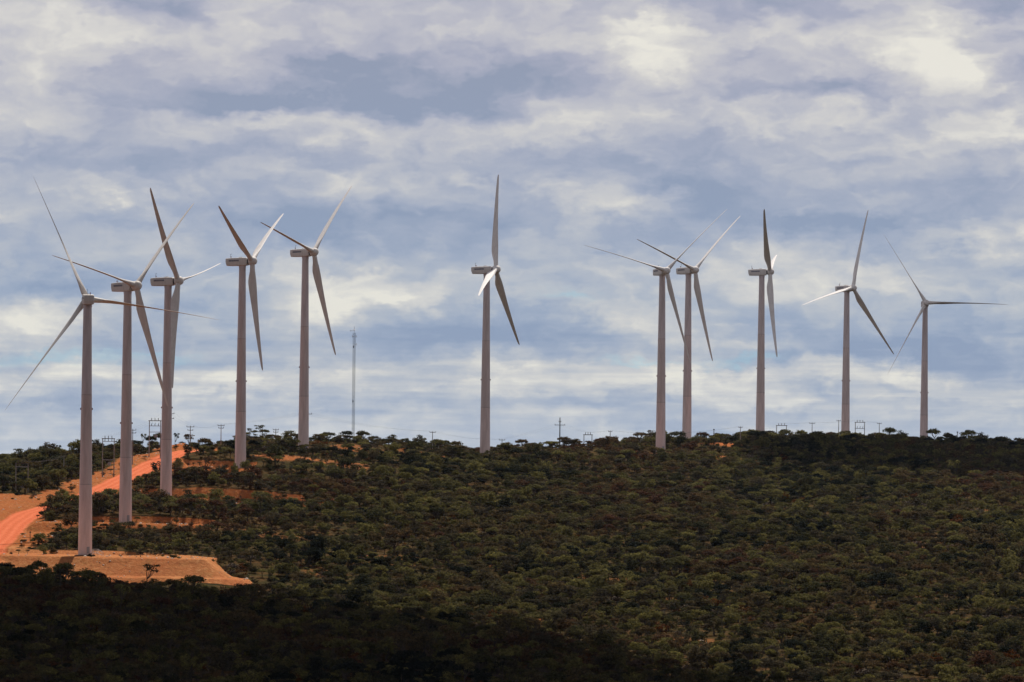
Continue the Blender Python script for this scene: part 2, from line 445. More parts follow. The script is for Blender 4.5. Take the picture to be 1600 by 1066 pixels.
def spread(a, b, s): return list(np.arange(a, b, s))
gx = [-20000, -12000, -7000, -4000, -2400, -1500, -1000, -760] + spread(-620, -260, 20) + spread(-260, -208, 1.25) + spread(-208, -70, .8) + spread(-70, -36, 1.25) + spread(-36, 300, 3.0) + spread(300, 620, 20) + [640, 800, 1050, 1500, 2400, 4000, 7000, 12000, 20000]
gy = [-15000, -6000, -2500, -1000, -400, -150, -60, -20, 0, 15, 30, 50, 80, 120, 180, 250, 350, 450, 560] + spread(660, 1140, 40) + spread(1140, 1540, 3.0) + spread(1540, 1562, 1.25) + spread(1562, 1596, .5) + spread(1596, 2125, 1.25) + spread(2125, 2720, 4) + spread(2720, 3300, 25) + [3400, 3800, 4500, 6000, 9000, 14000, 20000]
GX, GY = np.meshgrid(np.array(gx, float), np.array(gy, float))
GZ, GB, GR = terrain(GX, GY)
GL = np.where((np.abs(GX) < 400) & (GY > 1400) & (GY < 2250), (lambda q: q[0] * q[2])(road_near(GX, GY)), 0.0)


def ground_z(x, y):
    z, b, r = terrain(np.atleast_1d(np.array(x, float)), np.atleast_1d(np.array(y, float)))
    return float(z[0])


# soil and scrub floor
def ground_material(name, soil_stops, dry, tint):
    m_, N, b = material(name, 1.0, 0.0)
    geo = N.n('ShaderNodeNewGeometry').outputs['Position']
    ab = N.n('ShaderNodeAttribute', attribute_name='bare').outputs['Fac']
    ar = N.n('ShaderNodeAttribute', attribute_name='road').outputs['Fac']
    nA = N.noise(geo, .22, 6, .62); nB = N.noise(geo, .9, 5, .65); nC = N.noise(geo, .045, 4, .55)
    nS = N.noise(N.v('MULTIPLY', geo, (1.1, .16, .9)), .5, 5, .6)
    scrubf = N.ramp(nA, [(.28, (.022, .025, .012)), (.45, (.042, .036, .017)), (.58, (.078, .050, .022)), (.72, (.115, .062, .028))])
    scrubf = N.mix(N.m('MULTIPLY', N.m('SUBTRACT', nC, .42), 2.6, clamp=True), scrubf, (.085, .042, .020))
    soil = N.ramp(nB, soil_stops)
    soil = N.mix(N.m('MULTIPLY', N.m('SUBTRACT', nA, .50), 3.6, clamp=True), soil, dry)
    soil = N.mix(N.m('MULTIPLY', N.m('SUBTRACT', nS, .60), 4.0, clamp=True), soil, (.10, .075, .035))
    nV = N.noise(N.v('MULTIPLY', geo, (.55, .05, .05)), 1.0, 5, .65)
    soil = N.mix(N.m('MULTIPLY', N.m('SUBTRACT', nV, .54), 3.2, clamp=True), soil, tint)
    soil = N.mix(N.m('MULTIPLY', N.m('SUBTRACT', nC, .45), 2.5, clamp=True), soil, tint)
    ln = N.n('ShaderNodeAttribute', attribute_name='lane').outputs['Fac']
    lw = N.m('MULTIPLY_ADD', N.m('SUBTRACT', nA, .5), 1.6, ln)
    trk = N.m('SINE', N.m('MULTIPLY', lw, 2.1))
    roadc = N.ramp(N.m('MULTIPLY_ADD', trk, .06, N.m('MULTIPLY_ADD', N.m('SUBTRACT', nB, .5), .8, .5)), [(.28, (.45, .104, .046)), (.5, (.57, .146, .068)), (.72, (.66, .215, .112))])
    edge = N.m('MULTIPLY_ADD', N.m('SUBTRACT', nB, .5), .7, ab)
    edge = N.m('MULTIPLY', N.m('SUBTRACT', edge, .30), 2.6, clamp=True)
    colr = N.mix(edge, scrubf, soil)
    colr = N.mix(N.m('MULTIPLY', ar, 1.0, clamp=True), colr, roadc)
    N.put(b.inputs['Base Color'], colr)
    bp = N.n('ShaderNodeBump'); bp.inputs['Strength'].default_value = .7; bp.inputs['Distance'].default_value = .5
    N.put(bp.inputs['Height'], N.m('ADD', nB, N.m('MULTIPLY', nA, .8)))
    N.put(b.inputs['Normal'], bp.outputs[0])
    return m_


m_ground = ground_material('red_soil_and_dry_grass', [(.26, (.20, .060, .022)), (.45, (.29, .094, .034)), (.6, (.37, .140, .054)), (.78, (.50, .26, .12))], (.22, .110, .042), (.30, .085, .030))
m_pad = ground_material('pale_fill_soil', [(.26, (.30, .110, .044)), (.45, (.40, .155, .062)), (.6, (.48, .21, .088)), (.78, (.60, .33, .17))], (.31, .165, .062), (.38, .115, .046))

ny, nx = GX.shape
idx = np.arange(nx * ny).reshape(ny, nx)
quads = np.stack([idx[:-1, :-1], idx[:-1, 1:], idx[1:, 1:], idx[1:, :-1]], -1).reshape(-1, 4)
V = np.stack([GX.ravel(), GY.ravel(), GZ.ravel()], -1)
qr = GR.ravel()[quads].max(1); qc = V[quads].mean(1)
which = np.zeros(len(quads), int)
for k, (x0, x1, y0, y1, *_r) in enumerate(PADS):
    mrg = 20 if k == 0 else 7
    ins = (qc[:, 0] > x0 - mrg) & (qc[:, 0] < x1 + mrg) & (qc[:, 1] > y0 - mrg) & (qc[:, 1] < y1 + mrg) & (GB.ravel()[quads].max(1) > .3)
    which[ins] = 2 + k
which[qr > .05] = 1


def part_of_ground(name, sel, mat=None):
    q = quads[sel]; u, inv = np.unique(q, return_inverse=True)
    me = bpy.data.meshes.new(name)
    me.vertices.add(len(u)); me.vertices.foreach_set('co', V[u].ravel())
    me.loops.add(len(q) * 4); me.loops.foreach_set('vertex_index', inv.ravel().astype(np.int32))
    me.polygons.add(len(q)); me.polygons.foreach_set('loop_start', np.arange(0, len(q) * 4, 4, dtype=np.int32))
    me.update(calc_edges=True)
    me.polygons.foreach_set('use_smooth', np.ones(len(q), bool))
    for an, src in (('bare', GB), ('road', GR), ('lane', GL)):
        a = me.attributes.new(an, 'FLOAT', 'POINT'); a.data.foreach_set('value', src.ravel()[u].astype(np.float32))
    me.materials.append(mat or m_ground); me.validate()
    return link(name, me)


tag(part_of_ground('hill', which == 0), kind='structure')
tag(part_of_ground('dirt_road', which == 1), kind='structure')
for k in range(len(PADS)):
    tag(part_of_ground('earth_pad', which == 2 + k, m_pad if k == 0 else None), kind='structure')

# ------------------------------------------------------------------ clouds that shade the near slope and the far right end of the ridge
m_cloud, N, b = material('cloud_white', 1.0, 0.0)
b.inputs['Base Color'].default_value = (.85, .86, .88, 1)


def cloud(outline, base_h, thick, seed):
    """outline: ground points the edge of the shade runs through"""
    pts = np.array(outline, float)
    c = pts.mean(0)
    n = 96; ang = np.linspace(0, 2 * math.pi, n, endpoint=False)
    seg = []                                                   # resample outline evenly
    q = np.vstack([pts, pts[:1]]); L = np.r_[0, np.cumsum(np.hypot(*np.diff(q[:, :2], axis=0).T))]
    t = np.linspace(0, L[-1], 241)[:-1]
    ring = np.stack([np.interp(t, L, q[:, i]) for i in range(3)], -1)
    wig = fbm(ring[:, 0], ring[:, 1], 60, 4, seed)
    dirn = ring[:, :2] - c[:2]; dirn /= np.linalg.norm(dirn, axis=1)[:, None]
    ring[:, :2] += dirn * (wig * 16)[:, None]
    off = (base_h - ring[:, 2]) / SV[2]
    ring = ring + SV[None] * off[:, None]
    cc = ring.mean(0)
    rings = [cc + (ring - cc) * .02 + [0, 0, -24]]
    for f, h in ((.12, -24), (.24, -23), (.36, -22), (.48, -20), (.6, -18), (.72, -15), (.83, -11), (.91, -7), (.97, -3), (1.0, 0), (.997, .08), (.985, .2), (.95, .36), (.89, .52), (.80, .66), (.68, .78), (.54, .88), (.38, .95), (.2, .98), (.02, 1.0)):
        r = cc + (ring - cc) * f
        hh = h if h < 0 else h * thick
        bump = fbm(r[:, 0], r[:, 1], 130, 4, seed + 1)
        r[:, 2] = base_h + hh + (bump * thick * .35 * min(1, h) if h > 0 else bump * 34 * min(1.0, -h / 10 + .05))
        rings.append(r)
    mb = MB(); mb.loft([[Vector(p) for p in r] for r in rings])
    o = mb.build('cloud', m_cloud, None, True)
    tag(o, kind='structure')


def gp(px, py, d):
    p = at(px, py, d); p[2] = ground_z(p[0], p[1]) + 3; return p


sh1 = [gp(-160, 880, 1545), gp(0, 885, 1545), gp(130, 895, 1545), gp(250, 905, 1542), gp(400, 925, 1535), gp(480, 945, 1505), gp(600, 955, 1478), gp(720, 980, 1440),
       gp(840, 1003, 1402), gp(950, 1028, 1362), gp(1050, 1050, 1312), gp(1160, 1072, 1262), gp(1400, 1100, 1215), gp(1650, 1120, 1190),
       np.array([600, 1140, -60.]), np.array([760, 800, -60.]), np.array([500, 300, -60.]), np.array([-80, 200, -60.]), np.array([-620, 400, -60.]), np.array([-820, 1000, -50.]), np.array([-700, 1450, -45.]), np.array([-400, 1540, -45.])]
cloud(sh1, 450, 100, 40)
sh2 = [np.array(q, float) for q in [(98, 2300, 0), (130, 2385, 0), (182, 2410, 0), (194, 2510, 0), (192, 2600, 0), (188, 2700, 0), (200, 2800, -5), (380, 2860, -10), (620, 2800, -15), (660, 2400, -10), (600, 2120, -12), (420, 2090, -8), (300, 2110, -5), (190, 2150, -3), (120, 2215, 0)]]
cloud(sh2, 480, 80, 50)

# ------------------------------------------------------------------ wind turbines
R_TIP = 42.6
SP_R = np.array([1.2, 2.2, 4.0, 6.0, 8.0, 10.5, 14, 18, 23, 28, 33, 38, 41, 42.2, 42.6])
SP_C = np.array([1.9, 1.9, 2.1, 2.75, 3.2, 3.15, 2.8, 2.4, 2.0, 1.65, 1.32, 1.0, .78, .5, .15])
SP_T = np.array([1.9, 1.9, 1.75, 1.35, 1.05, .86, .68, .54, .42, .33, .26, .19, .14, .09, .04])
SP_W = np.array([14, 14, 14, 13, 12, 10, 8, 6, 4, 3, 2, 1, 0, 0, 0.])
NB_ = 16


def blade_rings(hub, n, u, h, ang, pitch, flap):
    rd = u * math.cos(ang) + h * math.sin(ang)
    td = n.cross(rd).normalized()
    horiz = math.sqrt(max(0, 1 - rd.z ** 2))
    rings = []
    for r, c, t, w in zip(SP_R, SP_C, SP_T, SP_W):
        q = (r / R_TIP) ** 2
        ctr = hub + rd * r + n * (1.4 * q) + Vector((0, 0, -1)) * (flap * horiz * q)
        a = math.radians(pitch + w)
        ch = n * math.cos(a) + td * math.sin(a); th = td * math.cos(a) - n * math.sin(a)
        k = min(1.0, max(0.0, (r - 2.2) / 5.0)); ring = []
        for i in range(NB_):
            f = 2 * math.pi * i / NB_
            cx = math.cos(f)                                         # +1 leading edge (upwind), -1 trailing edge
            x = cx * .5 * c - k * .16 * c
            yt = math.sin(f) * .5 * t * (1 - k * (.42 - .42 * cx) * .9)
            ring.append(ctr + ch * x + th * yt)
        rings.append(ring)
    return rings


T_LABEL = [
    'nearest white wind turbine, on the bare earth embankment, one long blade pointing right',
    'white wind turbine just behind the nearest one, standing in front of a red cut bank',
    'white wind turbine by the upper dirt road, one blade curving up to the right',
    'white wind turbine right of the dirt road with one blade pointing straight down',
    'white wind turbine on the bushy crest just left of the thin lattice mast',
    'lone white wind turbine in the middle of the ridge with one blade straight up',
    'left one of the two overlapping white wind turbines on the right half of the ridge',
    'right one of the two overlapping white wind turbines on the right half of the ridge',
    'white wind turbine seen edge on, one brown lit blade straight up and one straight down',
    'white wind turbine second from the right end, bright blade sweeping down to the left',
    'farthest wind turbine, blue grey in cloud shade at the right end of the ridge']


def rrect(x, y0, y1, z0, z1, rad=.35, n=3):
    pts = []
    for (cy, cz, a0) in ((y1 - rad, z1 - rad, 0), (y0 + rad, z1 - rad, 90), (y0 + rad, z0 + rad, 180), (y1 - rad, z0 + rad, 270)):
        for k in range(n + 1):
            a = math.radians(a0 + 90 * k / n); pts.append(Vector((x, cy + rad * math.cos(a), cz + rad * math.sin(a))))
    return pts


def ring_x(x, r, n=20, z=0.0):
    return [Vector((x, r * math.cos(2 * math.pi * k / n), z + r * math.sin(2 * math.pi * k / n))) for k in range(n)]


def ring_z(z, r, n=28):
    return [Vector((r * math.cos(2 * math.pi * k / n), r * math.sin(2 * math.pi * k / n), z)) for k in range(n)]


proto = None
for i, (bx, hy, s_, yw, ph) in enumerate(TURB):
    base = T_BASE[i]
    beta = math.atan2(base[0], base[1])
    y_ = math.radians(yw)
    right = np.array([math.cos(beta), -math.sin(beta)]); tow = -np.array([math.sin(beta), math.cos(beta)])
    nw = right * math.cos(y_) + tow * math.sin(y_)
    rz = math.atan2(nw[1], nw[0])
    root = tag(empty('wind_turbine', base, rz), T_LABEL[i], 'wind turbine', 'wind turbines along the ridge')
    if proto is None:
        mb = MB(); rr = []
        for z in (-3, 0, 6, 13, 20, 21.9): rr.append((z, 2.22 - z * .0115))
        mb.loft([ring_z(z, r) for z, r in [(-3, 2.24), (0, 2.2), (8, 2.13), (16, 2.05), (21.9, 1.98), (21.9, 2.04), (22.2, 2.04), (22.2, 1.975), (34, 1.84), (49.9, 1.66),
                                           (49.9, 1.71), (50.2, 1.71), (50.2, 1.655), (64, 1.49), (78.0, 1.32), (78.0, 1.42), (78.5, 1.42), (78.9, 1.3)]])
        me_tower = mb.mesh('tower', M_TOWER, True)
        mb = MB()
        mb.loft([rrect(-6.5, -1.35, 1.35, -.35, 1.22), rrect(-6.42, -1.5, 1.5, -.55, 1.38), rrect(-6.05, -1.62, 1.62, -1.45, 1.48), rrect(-3, -1.7, 1.7, -1.58, 1.58),
                 rrect(.9, -1.7, 1.7, -1.62, 1.55), rrect(2.0, -1.6, 1.6, -1.5, 1.45), rrect(2.25, -1.35, 1.35, -1.25, 1.25)])
        me_nac = mb.mesh('nacelle', M_WHITE, True)
        mb = MB(); mb.loft([ring_x(2.2, 1.15), ring_x(2.85, 1.15)]); me_collar = mb.mesh('shaft_collar', M_DARK, True)
        mb = MB(); mb.loft([ring_x(x, r) for x, r in ((2.75, 1.2), (2.8, 1.5), (3.2, 1.62), (4.6, 1.62), (5.2, 1.45), (5.6, 1.15), (5.85, .75), (5.95, .3), (5.97, .02))])
        me_hub = mb.mesh('hub', M_WHITE, True)
        mb = MB(); mb.tube([(-5.0, .5, 1.5), (-5.0, .5, 3.0)], .05, 5); mb.box((-5.0, .5, 3.0), (.5, .06, .06)); mb.tube([(-4.75, .5, 3.0), (-4.75, .5, 3.3)], .07, 5)
        me_vane = mb.mesh('wind_vane', M_DARK)
        mb = MB(); mb.tube([(-4.5, -.5, 1.5), (-4.5, -.5, 2.1)], .12, 6); mb.box((-4.5, -.5, 2.1), (.3, .3, .25)); me_beacon = mb.mesh('beacon', M_LAMP)
        mb = MB(); mb.box((-.6, 0, 1.64), (1.5, 1.1, .22)); mb.box((-.6, 0, 1.79), (1.2, .8, .1)); me_hatch = mb.mesh('roof_hatch', M_WHITE)
        me_let = []
        for sd in (-1, 1):                                           # the maker's name, too small to read: a row of dark strokes
            mb = MB(); x = -5.0
            for wdt in (.34, .42, .3, .4, .36, .44, .3, .38, .4):
                mb.box((x + wdt / 2, sd * 1.705, .42), (wdt, .03, .62)); x += wdt + .09
            me_let.append(mb.mesh('lettering', M_LETTER))
        mb = MB(); mb.box((0, 0, 0), (.35, .35, .45)); mb.box((0, 0, .3), (.2, .2, .2)); me_light = mb.mesh('obstruction_light', M_LAMP)
        mb = MB(); mb.box((0, 0, 1.15), (.12, .95, 2.1)); mb.box((.07, 0, 1.15), (.05, .75, 1.85)); me_door = mb.mesh('door', M_STEEL)
        mb = MB(); mb.loft([ring_z(z, r) for z, r in ((-1.5, 3.3), (.22, 3.3), (.3, 3.2), (.3, 2.26))], False); me_found = mb.mesh('foundation', M_FOOT)
        proto = True
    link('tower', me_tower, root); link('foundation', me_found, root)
    nac = link('nacelle', me_nac, root); nac.location = (0, 0, HUB); nac.rotation_euler = (0, -math.radians(2), 0)
    for nm, me in (('shaft_collar', me_collar), ('wind_vane', me_vane), ('beacon', me_beacon), ('roof_hatch', me_hatch), ('lettering', me_let[0]), ('lettering', me_let[1])):
        link(nm, me, nac)
    hub = link('hub', me_hub, root); hub.location = (0, 0, HUB); hub.rotation_euler = (0, -math.radians(4), 0)
    tl = math.radians(4.5)
    n_ = Vector((math.cos(tl), 0, math.sin(tl))); u_ = (Vector((0, 0, 1)) - n_ * n_.z).normalized(); h_ = n_.cross(u_)
    hc = Vector((3.95, 0, HUB + .28))
    for k in range(3):
        ang = math.radians(ph + 120 * k)
        flap = 1.7
        if i == 2 and math.cos(ang) > -.3 and math.sin(ang) != 0 and abs(math.cos(ang)) < .5: flap = -2.6
        pitch = 4.0
        mb = MB(); mb.loft(blade_rings(hc, n_, u_, h_, ang, pitch, flap))
        mb.build('blade', M_WHITE, root, True)
    # lights on both flanks of the tower as the camera sees it
    lh = 34.0 if i else 46.0
    side = Vector((math.cos(-beta - rz), math.sin(-beta - rz), 0))
    for sg in (-1, 1):
        rad = 2.0 - lh * .0105
        o = link('obstruction_light', me_light, root); o.location = side * (sg * (rad + .3)) + Vector((0, 0, lh))
    dr = link('door', me_door, root); a = -math.pi / 2 - rz + .55
    dr.location = (2.22 * math.cos(a), 2.22 * math.sin(a), .6); dr.rotation_euler = (0, 0, a)
    if i == 0:                                                       # stair beside the foot of the nearest tower
        a = -rz - .25
        st = MB(); st.box((0, 0, 0.75), (1.6, 1.3, .12))
        for q in range(5): st.box((1.0 + q * .3, 0, .62 - q * .15), (.3, 1.1, .06))
        for (x, y) in ((-.75, -.6), (.75, -.6), (-.75, .6), (.75, .6)): st.tube([(x, y, -.6), (x, y, 2.0)], .06, 5)
        for y in (-.6, .6):
            st.tube([(-.75, y, 1.95), (.75, y, 1.95), (2.4, y, 1.0)], .06, 5); st.tube([(-.75, y, 1.4), (.75, y, 1.4)], .05, 5); st.tube([(2.4, y, 1.0), (2.4, y, -.5)], .05, 5)
        o = st.build('entrance_stair', M_CABINET, root)
        o.location = (3.4 * math.cos(a), 3.4 * math.sin(a), .15); o.rotation_euler = (0, 0, a)

# ------------------------------------------------------------------ poles, switch frames, mast, wires
ANCH = {}


def place(px, d):
    x = (px - 800) / F * d
    return x


def pole(key, px, ytop, d, arms, label, arm_w=2.6, mat=None, wide=.17):
    """arms: heights below the top (m)"""
    tp = at(px, ytop, d); gz = ground_z(tp[0], tp[1])
    H = max(tp[2] - gz, 6.5)
    root = tag(empty('utility_pole', (tp[0], tp[1], tp[2] - H)), label, 'utility pole', 'utility poles along the power line')
    mb = MB(); mb.tube([(0, 0, -1.0), (0, 0, H * .5), (0, 0, H)], [wide * 1.25, wide, wide * .75], 8)
    mb.build('shaft', mat or M_CONC, root, True)
    pts = []
    for j, a in enumerate(arms):
        w = arm_w if not hasattr(arm_w, '__len__') else arm_w[j]
        z = H - a
        mb = MB(); mb.box((0, -.16, z), (w, .16, .2)); mb.build('crossarm', M_WOOD, root)
        for sx in (-.46, 0.0, .46) if w > 1.2 else (-.4, .4):
            ins = MB()
            ins.loft([ring_z(zz, rr, 8) for zz, rr in ((0, .05), (.1, .12), (.2, .07), (.3, .12), (.42, .04))])
            o = ins.build('insulator', M_INSUL, root); o.location = (sx * w, -.16, z + .1)
            if j == 0: pts.append(Vector((tp[0] + sx * w, tp[1] - .16, tp[2] - H + z + .5)))
    ANCH[key] = pts
    return root


def frame(key, px0, px1, ytop, d, label, beam2=None, spikes=True, tall=None):
    a = at(px0, ytop, d); b_ = at(px1, ytop, d)
    top = (a[2] + b_[2]) / 2
    cx = (a[0] + b_[0]) / 2; w = b_[0] - a[0]
    gz = ground_z(cx, d); H = max(top - gz, 7.0)
    root = tag(empty('switch_frame', (cx, d, top - H)), label, 'pole frame', 'two pole switch frames beside the power line')
    for sx in (-1, 1):
        mb = MB(); mb.tube([(sx * w / 2, 0, -1), (sx * w / 2, 0, H)], [.21, .15], 8); mb.build('post', M_CONC, root, True)
    mb = MB(); mb.box((0, -.2, H - .15), (w + .7, .2, .28)); mb.build('top_beam', M_WOOD, root)
    zs = [H - .15]
    for q in (beam2 or []):
        mb = MB(); mb.box((0, -.2, H - q), (w, .18, .22)); mb.build('cross_beam', M_STEEL, root); zs.append(H - q)
    pts = []
    for sx in (-.3, 0, .3):
        ins = MB(); ins.loft([ring_z(zz, rr, 8) for zz, rr in ((0, .06), (.2, .16), (.35, .09), (.5, .16), (.65, .09), (.8, .15), (1.0, .05))])
        o = ins.build('insulator', M_INSUL, root); o.location = (sx * w, -.2, zs[0] + .12)
        pts.append(Vector((cx + sx * w, d - .2, top - H + zs[0] + 1.1)))
        if len(zs) > 1:
            sw = MB(); sw.box((0, 0, .35), (.22, .22, .7)); sw.tube([(0, 0, .6), (.3, 0, 1.15)], .07, 5)
            o = sw.build('switch', M_DARK, root); o.location = (sx * w, -.2, zs[1] + .1)
    if len(zs) > 1:
        bx_ = MB(); bx_.box((0, 0, 0), (1.2, .8, 1.0)); bx_.box((0, 0, .6), (.9, .6, .16))
        o = bx_.build('control_box', M_STEEL, root); o.location = (w * .1, -.2, max(1.6, zs[-1] - 1.6) if len(zs) > 2 else 2.2)
    ANCH[key] = pts
    return root


frame('A', 25, 44, 724, 1872, 'two pole switch frame at the left edge above the dirt road', [1.3, 7.0])
pole('B', 100, 713, 1935, [0.2], 'pale pole on the wooded slope left of the nearest tower', 2.0)
frame('C', 160.5, 178.5, 685, 1950, 'two pole switch frame between the two nearest towers', [1.2, 8.2])
pole('D', 207.5, 671.5, 1990, [0.2, 1.3], 'pole just right of the second tower, half hidden by it', 2.6)
frame('E', 233.5, 251, 657, 2015, 'tall two pole switch frame beside the turbine by the upper road', [2.2, 4.6])
pole('F', 297.5, 666.5, 2036, [0.2, 1.5], 'two arm pole at the top of the dirt road on the red mound', [3.0, 2.2])
pole('G', 345.5, 664.5, 2092, [0.2, 1.2], 'two arm pole on the red mound nearest the fourth turbine', [2.8, 2.2])
pole('H', 431, 671, 2118, [0.2, 1.2], 'short two arm pole between the turbines on the bushy crest', [2.4, 2.0])
pole('T', 263.5, 645.5, 2022, [0.3, 2.2], 'tall pole hidden behind the turbine by the upper road, arm ends showing', [4.6, 4.4])
pole('V', 477, 646, 2088, [0.3], 'pole hidden behind the turbine left of the mast, arm end showing', 5.6)
pole('I', 676, 675, 2155, [0.2], 'single arm pole on the skyline halfway between mast and middle turbine', 2.6)
pole('J', 784.5, 687, 2215, [0.2], 'short pole on the skyline just right of the middle turbine', 2.6)
pole('K', 875, 652.5, 2235, [3.3, 1.9], 'tall dark pole shaped like a cross standing alone on the skyline', [4.6, 1.1], M_WOOD, .24)
frame('L', 912.5, 925, 679, 2238, 'low pale two pole frame between the cross shaped pole and the paired turbines', [6.2])
pole('M', 953.5, 674, 2240, [0.2], 'pale single arm pole left of the paired turbines', 1.7)
pole('O', 1157, 667.5, 2335, [0.2], 'pale pole between the paired turbines and the edge on turbine', 1.8)
frame('P', 1213.5, 1229, 664.5, 2480, 'two pole frame with three insulators just right of the edge on turbine')
pole('Q', 1269, 661, 2485, [0.2], 'pole alone on the skyline between two switch frames', 2.8)
pole('R', 1310.5, 657, 2490, [0.2], 'pole touching the left side of the second turbine from the right', 2.0)
frame('S', 1336.5, 1351, 659.5, 2490, 'two pole frame with a lower beam right of the second turbine from the right', [3.2])
pole('U', 1374, 661.5, 2500, [0.2], 'short pole rising from the bushes left of the farthest turbine', 2.2)
for (px, yt, d, lb) in ((1115.5, 671, 2410, 'short post on the skyline between paired turbines and edge on turbine'), (1496, 675, 2480, 'thin short post right of the farthest turbine')):
    tp = at(px, yt, d); gz = ground_z(tp[0], tp[1]); H = max(tp[2] - gz, 3.0)
    root = tag(empty('post', (tp[0], tp[1], tp[2] - H)), lb, 'post')
    mb = MB(); mb.tube([(0, 0, -.5), (0, 0, H)], .18, 7); mb.build('shaft', M_CONC, root, True)
    mb = MB(); mb.box((0, 0, H - .1), (.7, .5, .5)); mb.build('cap_box', M_DARK, root)

WL = {('A', 'B'): 'wires on the left slope between frame and pale pole', ('B', 'C'): 'wires behind the nearest tower', ('C', 'T'): 'wires rising behind the second tower', ('T', 'F'): 'wires beside the turbine by the upper road',
      ('F', 'G'): 'wires over the red mound', ('G', 'V'): 'wires rising towards the turbine left of the mast', ('V', 'I'): 'wires falling past the lattice mast', ('I', 'J'): 'wires behind the middle turbine',
      ('J', 'K'): 'wires rising to the cross shaped pole', ('K', 'L'): 'wires falling from the cross shaped pole', ('L', 'M'): 'wires left of the paired turbines', ('M', 'O'): 'wires behind the paired turbines',
      ('O', 'P'): 'wires behind the edge on turbine', ('P', 'Q'): 'wires over the bushes right of the edge on turbine', ('Q', 'S'): 'wires behind the second turbine from the right', ('S', 'U'): 'wires left of the farthest turbine'}
for (a, b_), lb in WL.items():
    for j, (p, q) in enumerate(zip(ANCH[a], ANCH[b_])):
        sag = min(2.2, (p - q).length * .018)
        mb = MB()
        mb.tube([p.lerp(q, t) - Vector((0, 0, sag * 4 * t * (1 - t))) for t in np.linspace(0, 1, 13)], .014, 4, False)
        o = mb.build('power_wire', M_WIRE)
        tag(o, ('left ', 'middle ', 'right ')[j] + 'one of three thin ' + lb, 'wire', 'power line wires')

# lattice mast
tp = at(553.6, 520, 2128); gz = ground_z(tp[0], tp[1]); H = tp[2] - gz
mast = tag(empty('lattice_mast', (tp[0], tp[1], gz)), 'thin tall lattice radio mast on the crest between two turbines', 'mast')
mw = .55
leg = [Vector((mw * math.cos(math.radians(a)), mw * math.sin(math.radians(a)), 0)) for a in (-150, -30, 90)]
for v in leg:
    mb = MB(); mb.tube([v + Vector((0, 0, -1)), v + Vector((0, 0, H))], .065, 6); mb.build('leg', M_DARK, mast)
mb = MB()
for k in range(int(H / .9)):
    z = k * .9
    for j in range(3):
        a, b_ = leg[j], leg[(j + 1) % 3]
        mb.tube([a + Vector((0, 0, z)), b_ + Vector((0, 0, z))], .022, 4, False)
        mb.tube([a + Vector((0, 0, z)), b_ + Vector((0, 0, z + .9))], .022, 4, False)
tag(mb.build('bracing', M_DARK, mast), kind='stuff')
mb = MB(); mb.tube([(0, 0, H), (0, 0, H + 2.6)], .06, 5); mb.build('whip_antenna', M_STEEL, mast)
mb = MB(); mb.loft([ring_z(H + z, r, 12) for z, r in ((1.0, .1), (1.05, .42), (1.15, .45), (1.3, .3), (1.36, .06))]); mb.build('top_dome', M_WHITE, mast, True)
mb = MB(); mb.box((-.9, 0, H + .75), (1.4, .12, .12)); mb.tube([(-1.55, 0, H + .5), (-1.55, 0, H + 1.1)], .08, 5); mb.build('side_arm', M_STEEL, mast)
for (dx_, z) in ((.95, -1.6), (.95, -4.9), (-.7, -1.6)):
    mb = MB(); mb.box((dx_ * .6, 0, H + z), (abs(dx_), .09, .09)); mb.box((dx_, 0, H + z + .1), (.16, .16, .9)); mb.build('panel_antenna', M_CABINET, mast)
for z in (-5.9, -28.5):
    mb = MB(); mb.loft([[Vector((x, p.y, p.z)) for p in ring_x(0, r, 14, H + z)] for x, r in ((-.5, .1), (-.46, .42), (-.2, .45), (-.1, .15))]); mb.build('dish', M_DARK, mast, True)

# barrier beside the lower road
p = at(47, 845, 1668); gz = ground_z(p[0], p[1])
bar = tag(empty('road_barrier', (p[0], p[1], gz)), 'thin post with a long cross rail beside the lower dirt road', 'barrier')
mb = MB(); mb.tube([(0, 0, -.5), (0, 0, 3.4)], .11, 6); mb.build('post', M_WOOD, bar)
mb = MB(); mb.tube([(-2.6, 0, 1.35), (3.6, 0, 1.35)], .06, 5); mb.build('rail', M_WOOD, bar)
mb = MB(); mb.box((0, 0, 3.0), (.45, .08, .45)); mb.build('sign_plate', M_DARK, bar)


# ------------------------------------------------------------------ vegetation
def leafmat(name, stops, transl=.42):
    m, N, b = material(name, .9, .0)
    oi = N.n('ShaderNodeObjectInfo')
    g = N.n('ShaderNodeNewGeometry').outputs['Position']
    big = N.noise(N.v('MULTIPLY', g, (.012, .007, .0)), 1.0, 3, .5)
    sm = N.noise(g, 1.1, 3, .6)
    f = N.m('MULTIPLY_ADD', oi.outputs['Random'], .62, N.m('MULTIPLY', big, 1.7))
    f = N.m('SUBTRACT', f, .60, clamp=True)
    c = N.ramp(f, stops)
    c = N.mix(1.0, c, N.ramp(sm, [(.30, (.40, .42, .45)), (.5, (.95, .95, .95)), (.70, (1.9, 1.8, 1.5))]), 'MULTIPLY')
    N.put(b.inputs['Base Color'], c)
    tr = N.n('ShaderNodeBsdfTranslucent'); N.put(tr.inputs[0], c)
    mx = N.n('ShaderNodeMixShader'); mx.inputs[0].default_value = transl
    out = m.node_tree.nodes['Material Output']
    m.node_tree.links.new(b.outputs[0], mx.inputs[1]); m.node_tree.links.new(tr.outputs[0], mx.inputs[2])
    m.node_tree.links.new(mx.outputs[0], out.inputs[0])
    return m


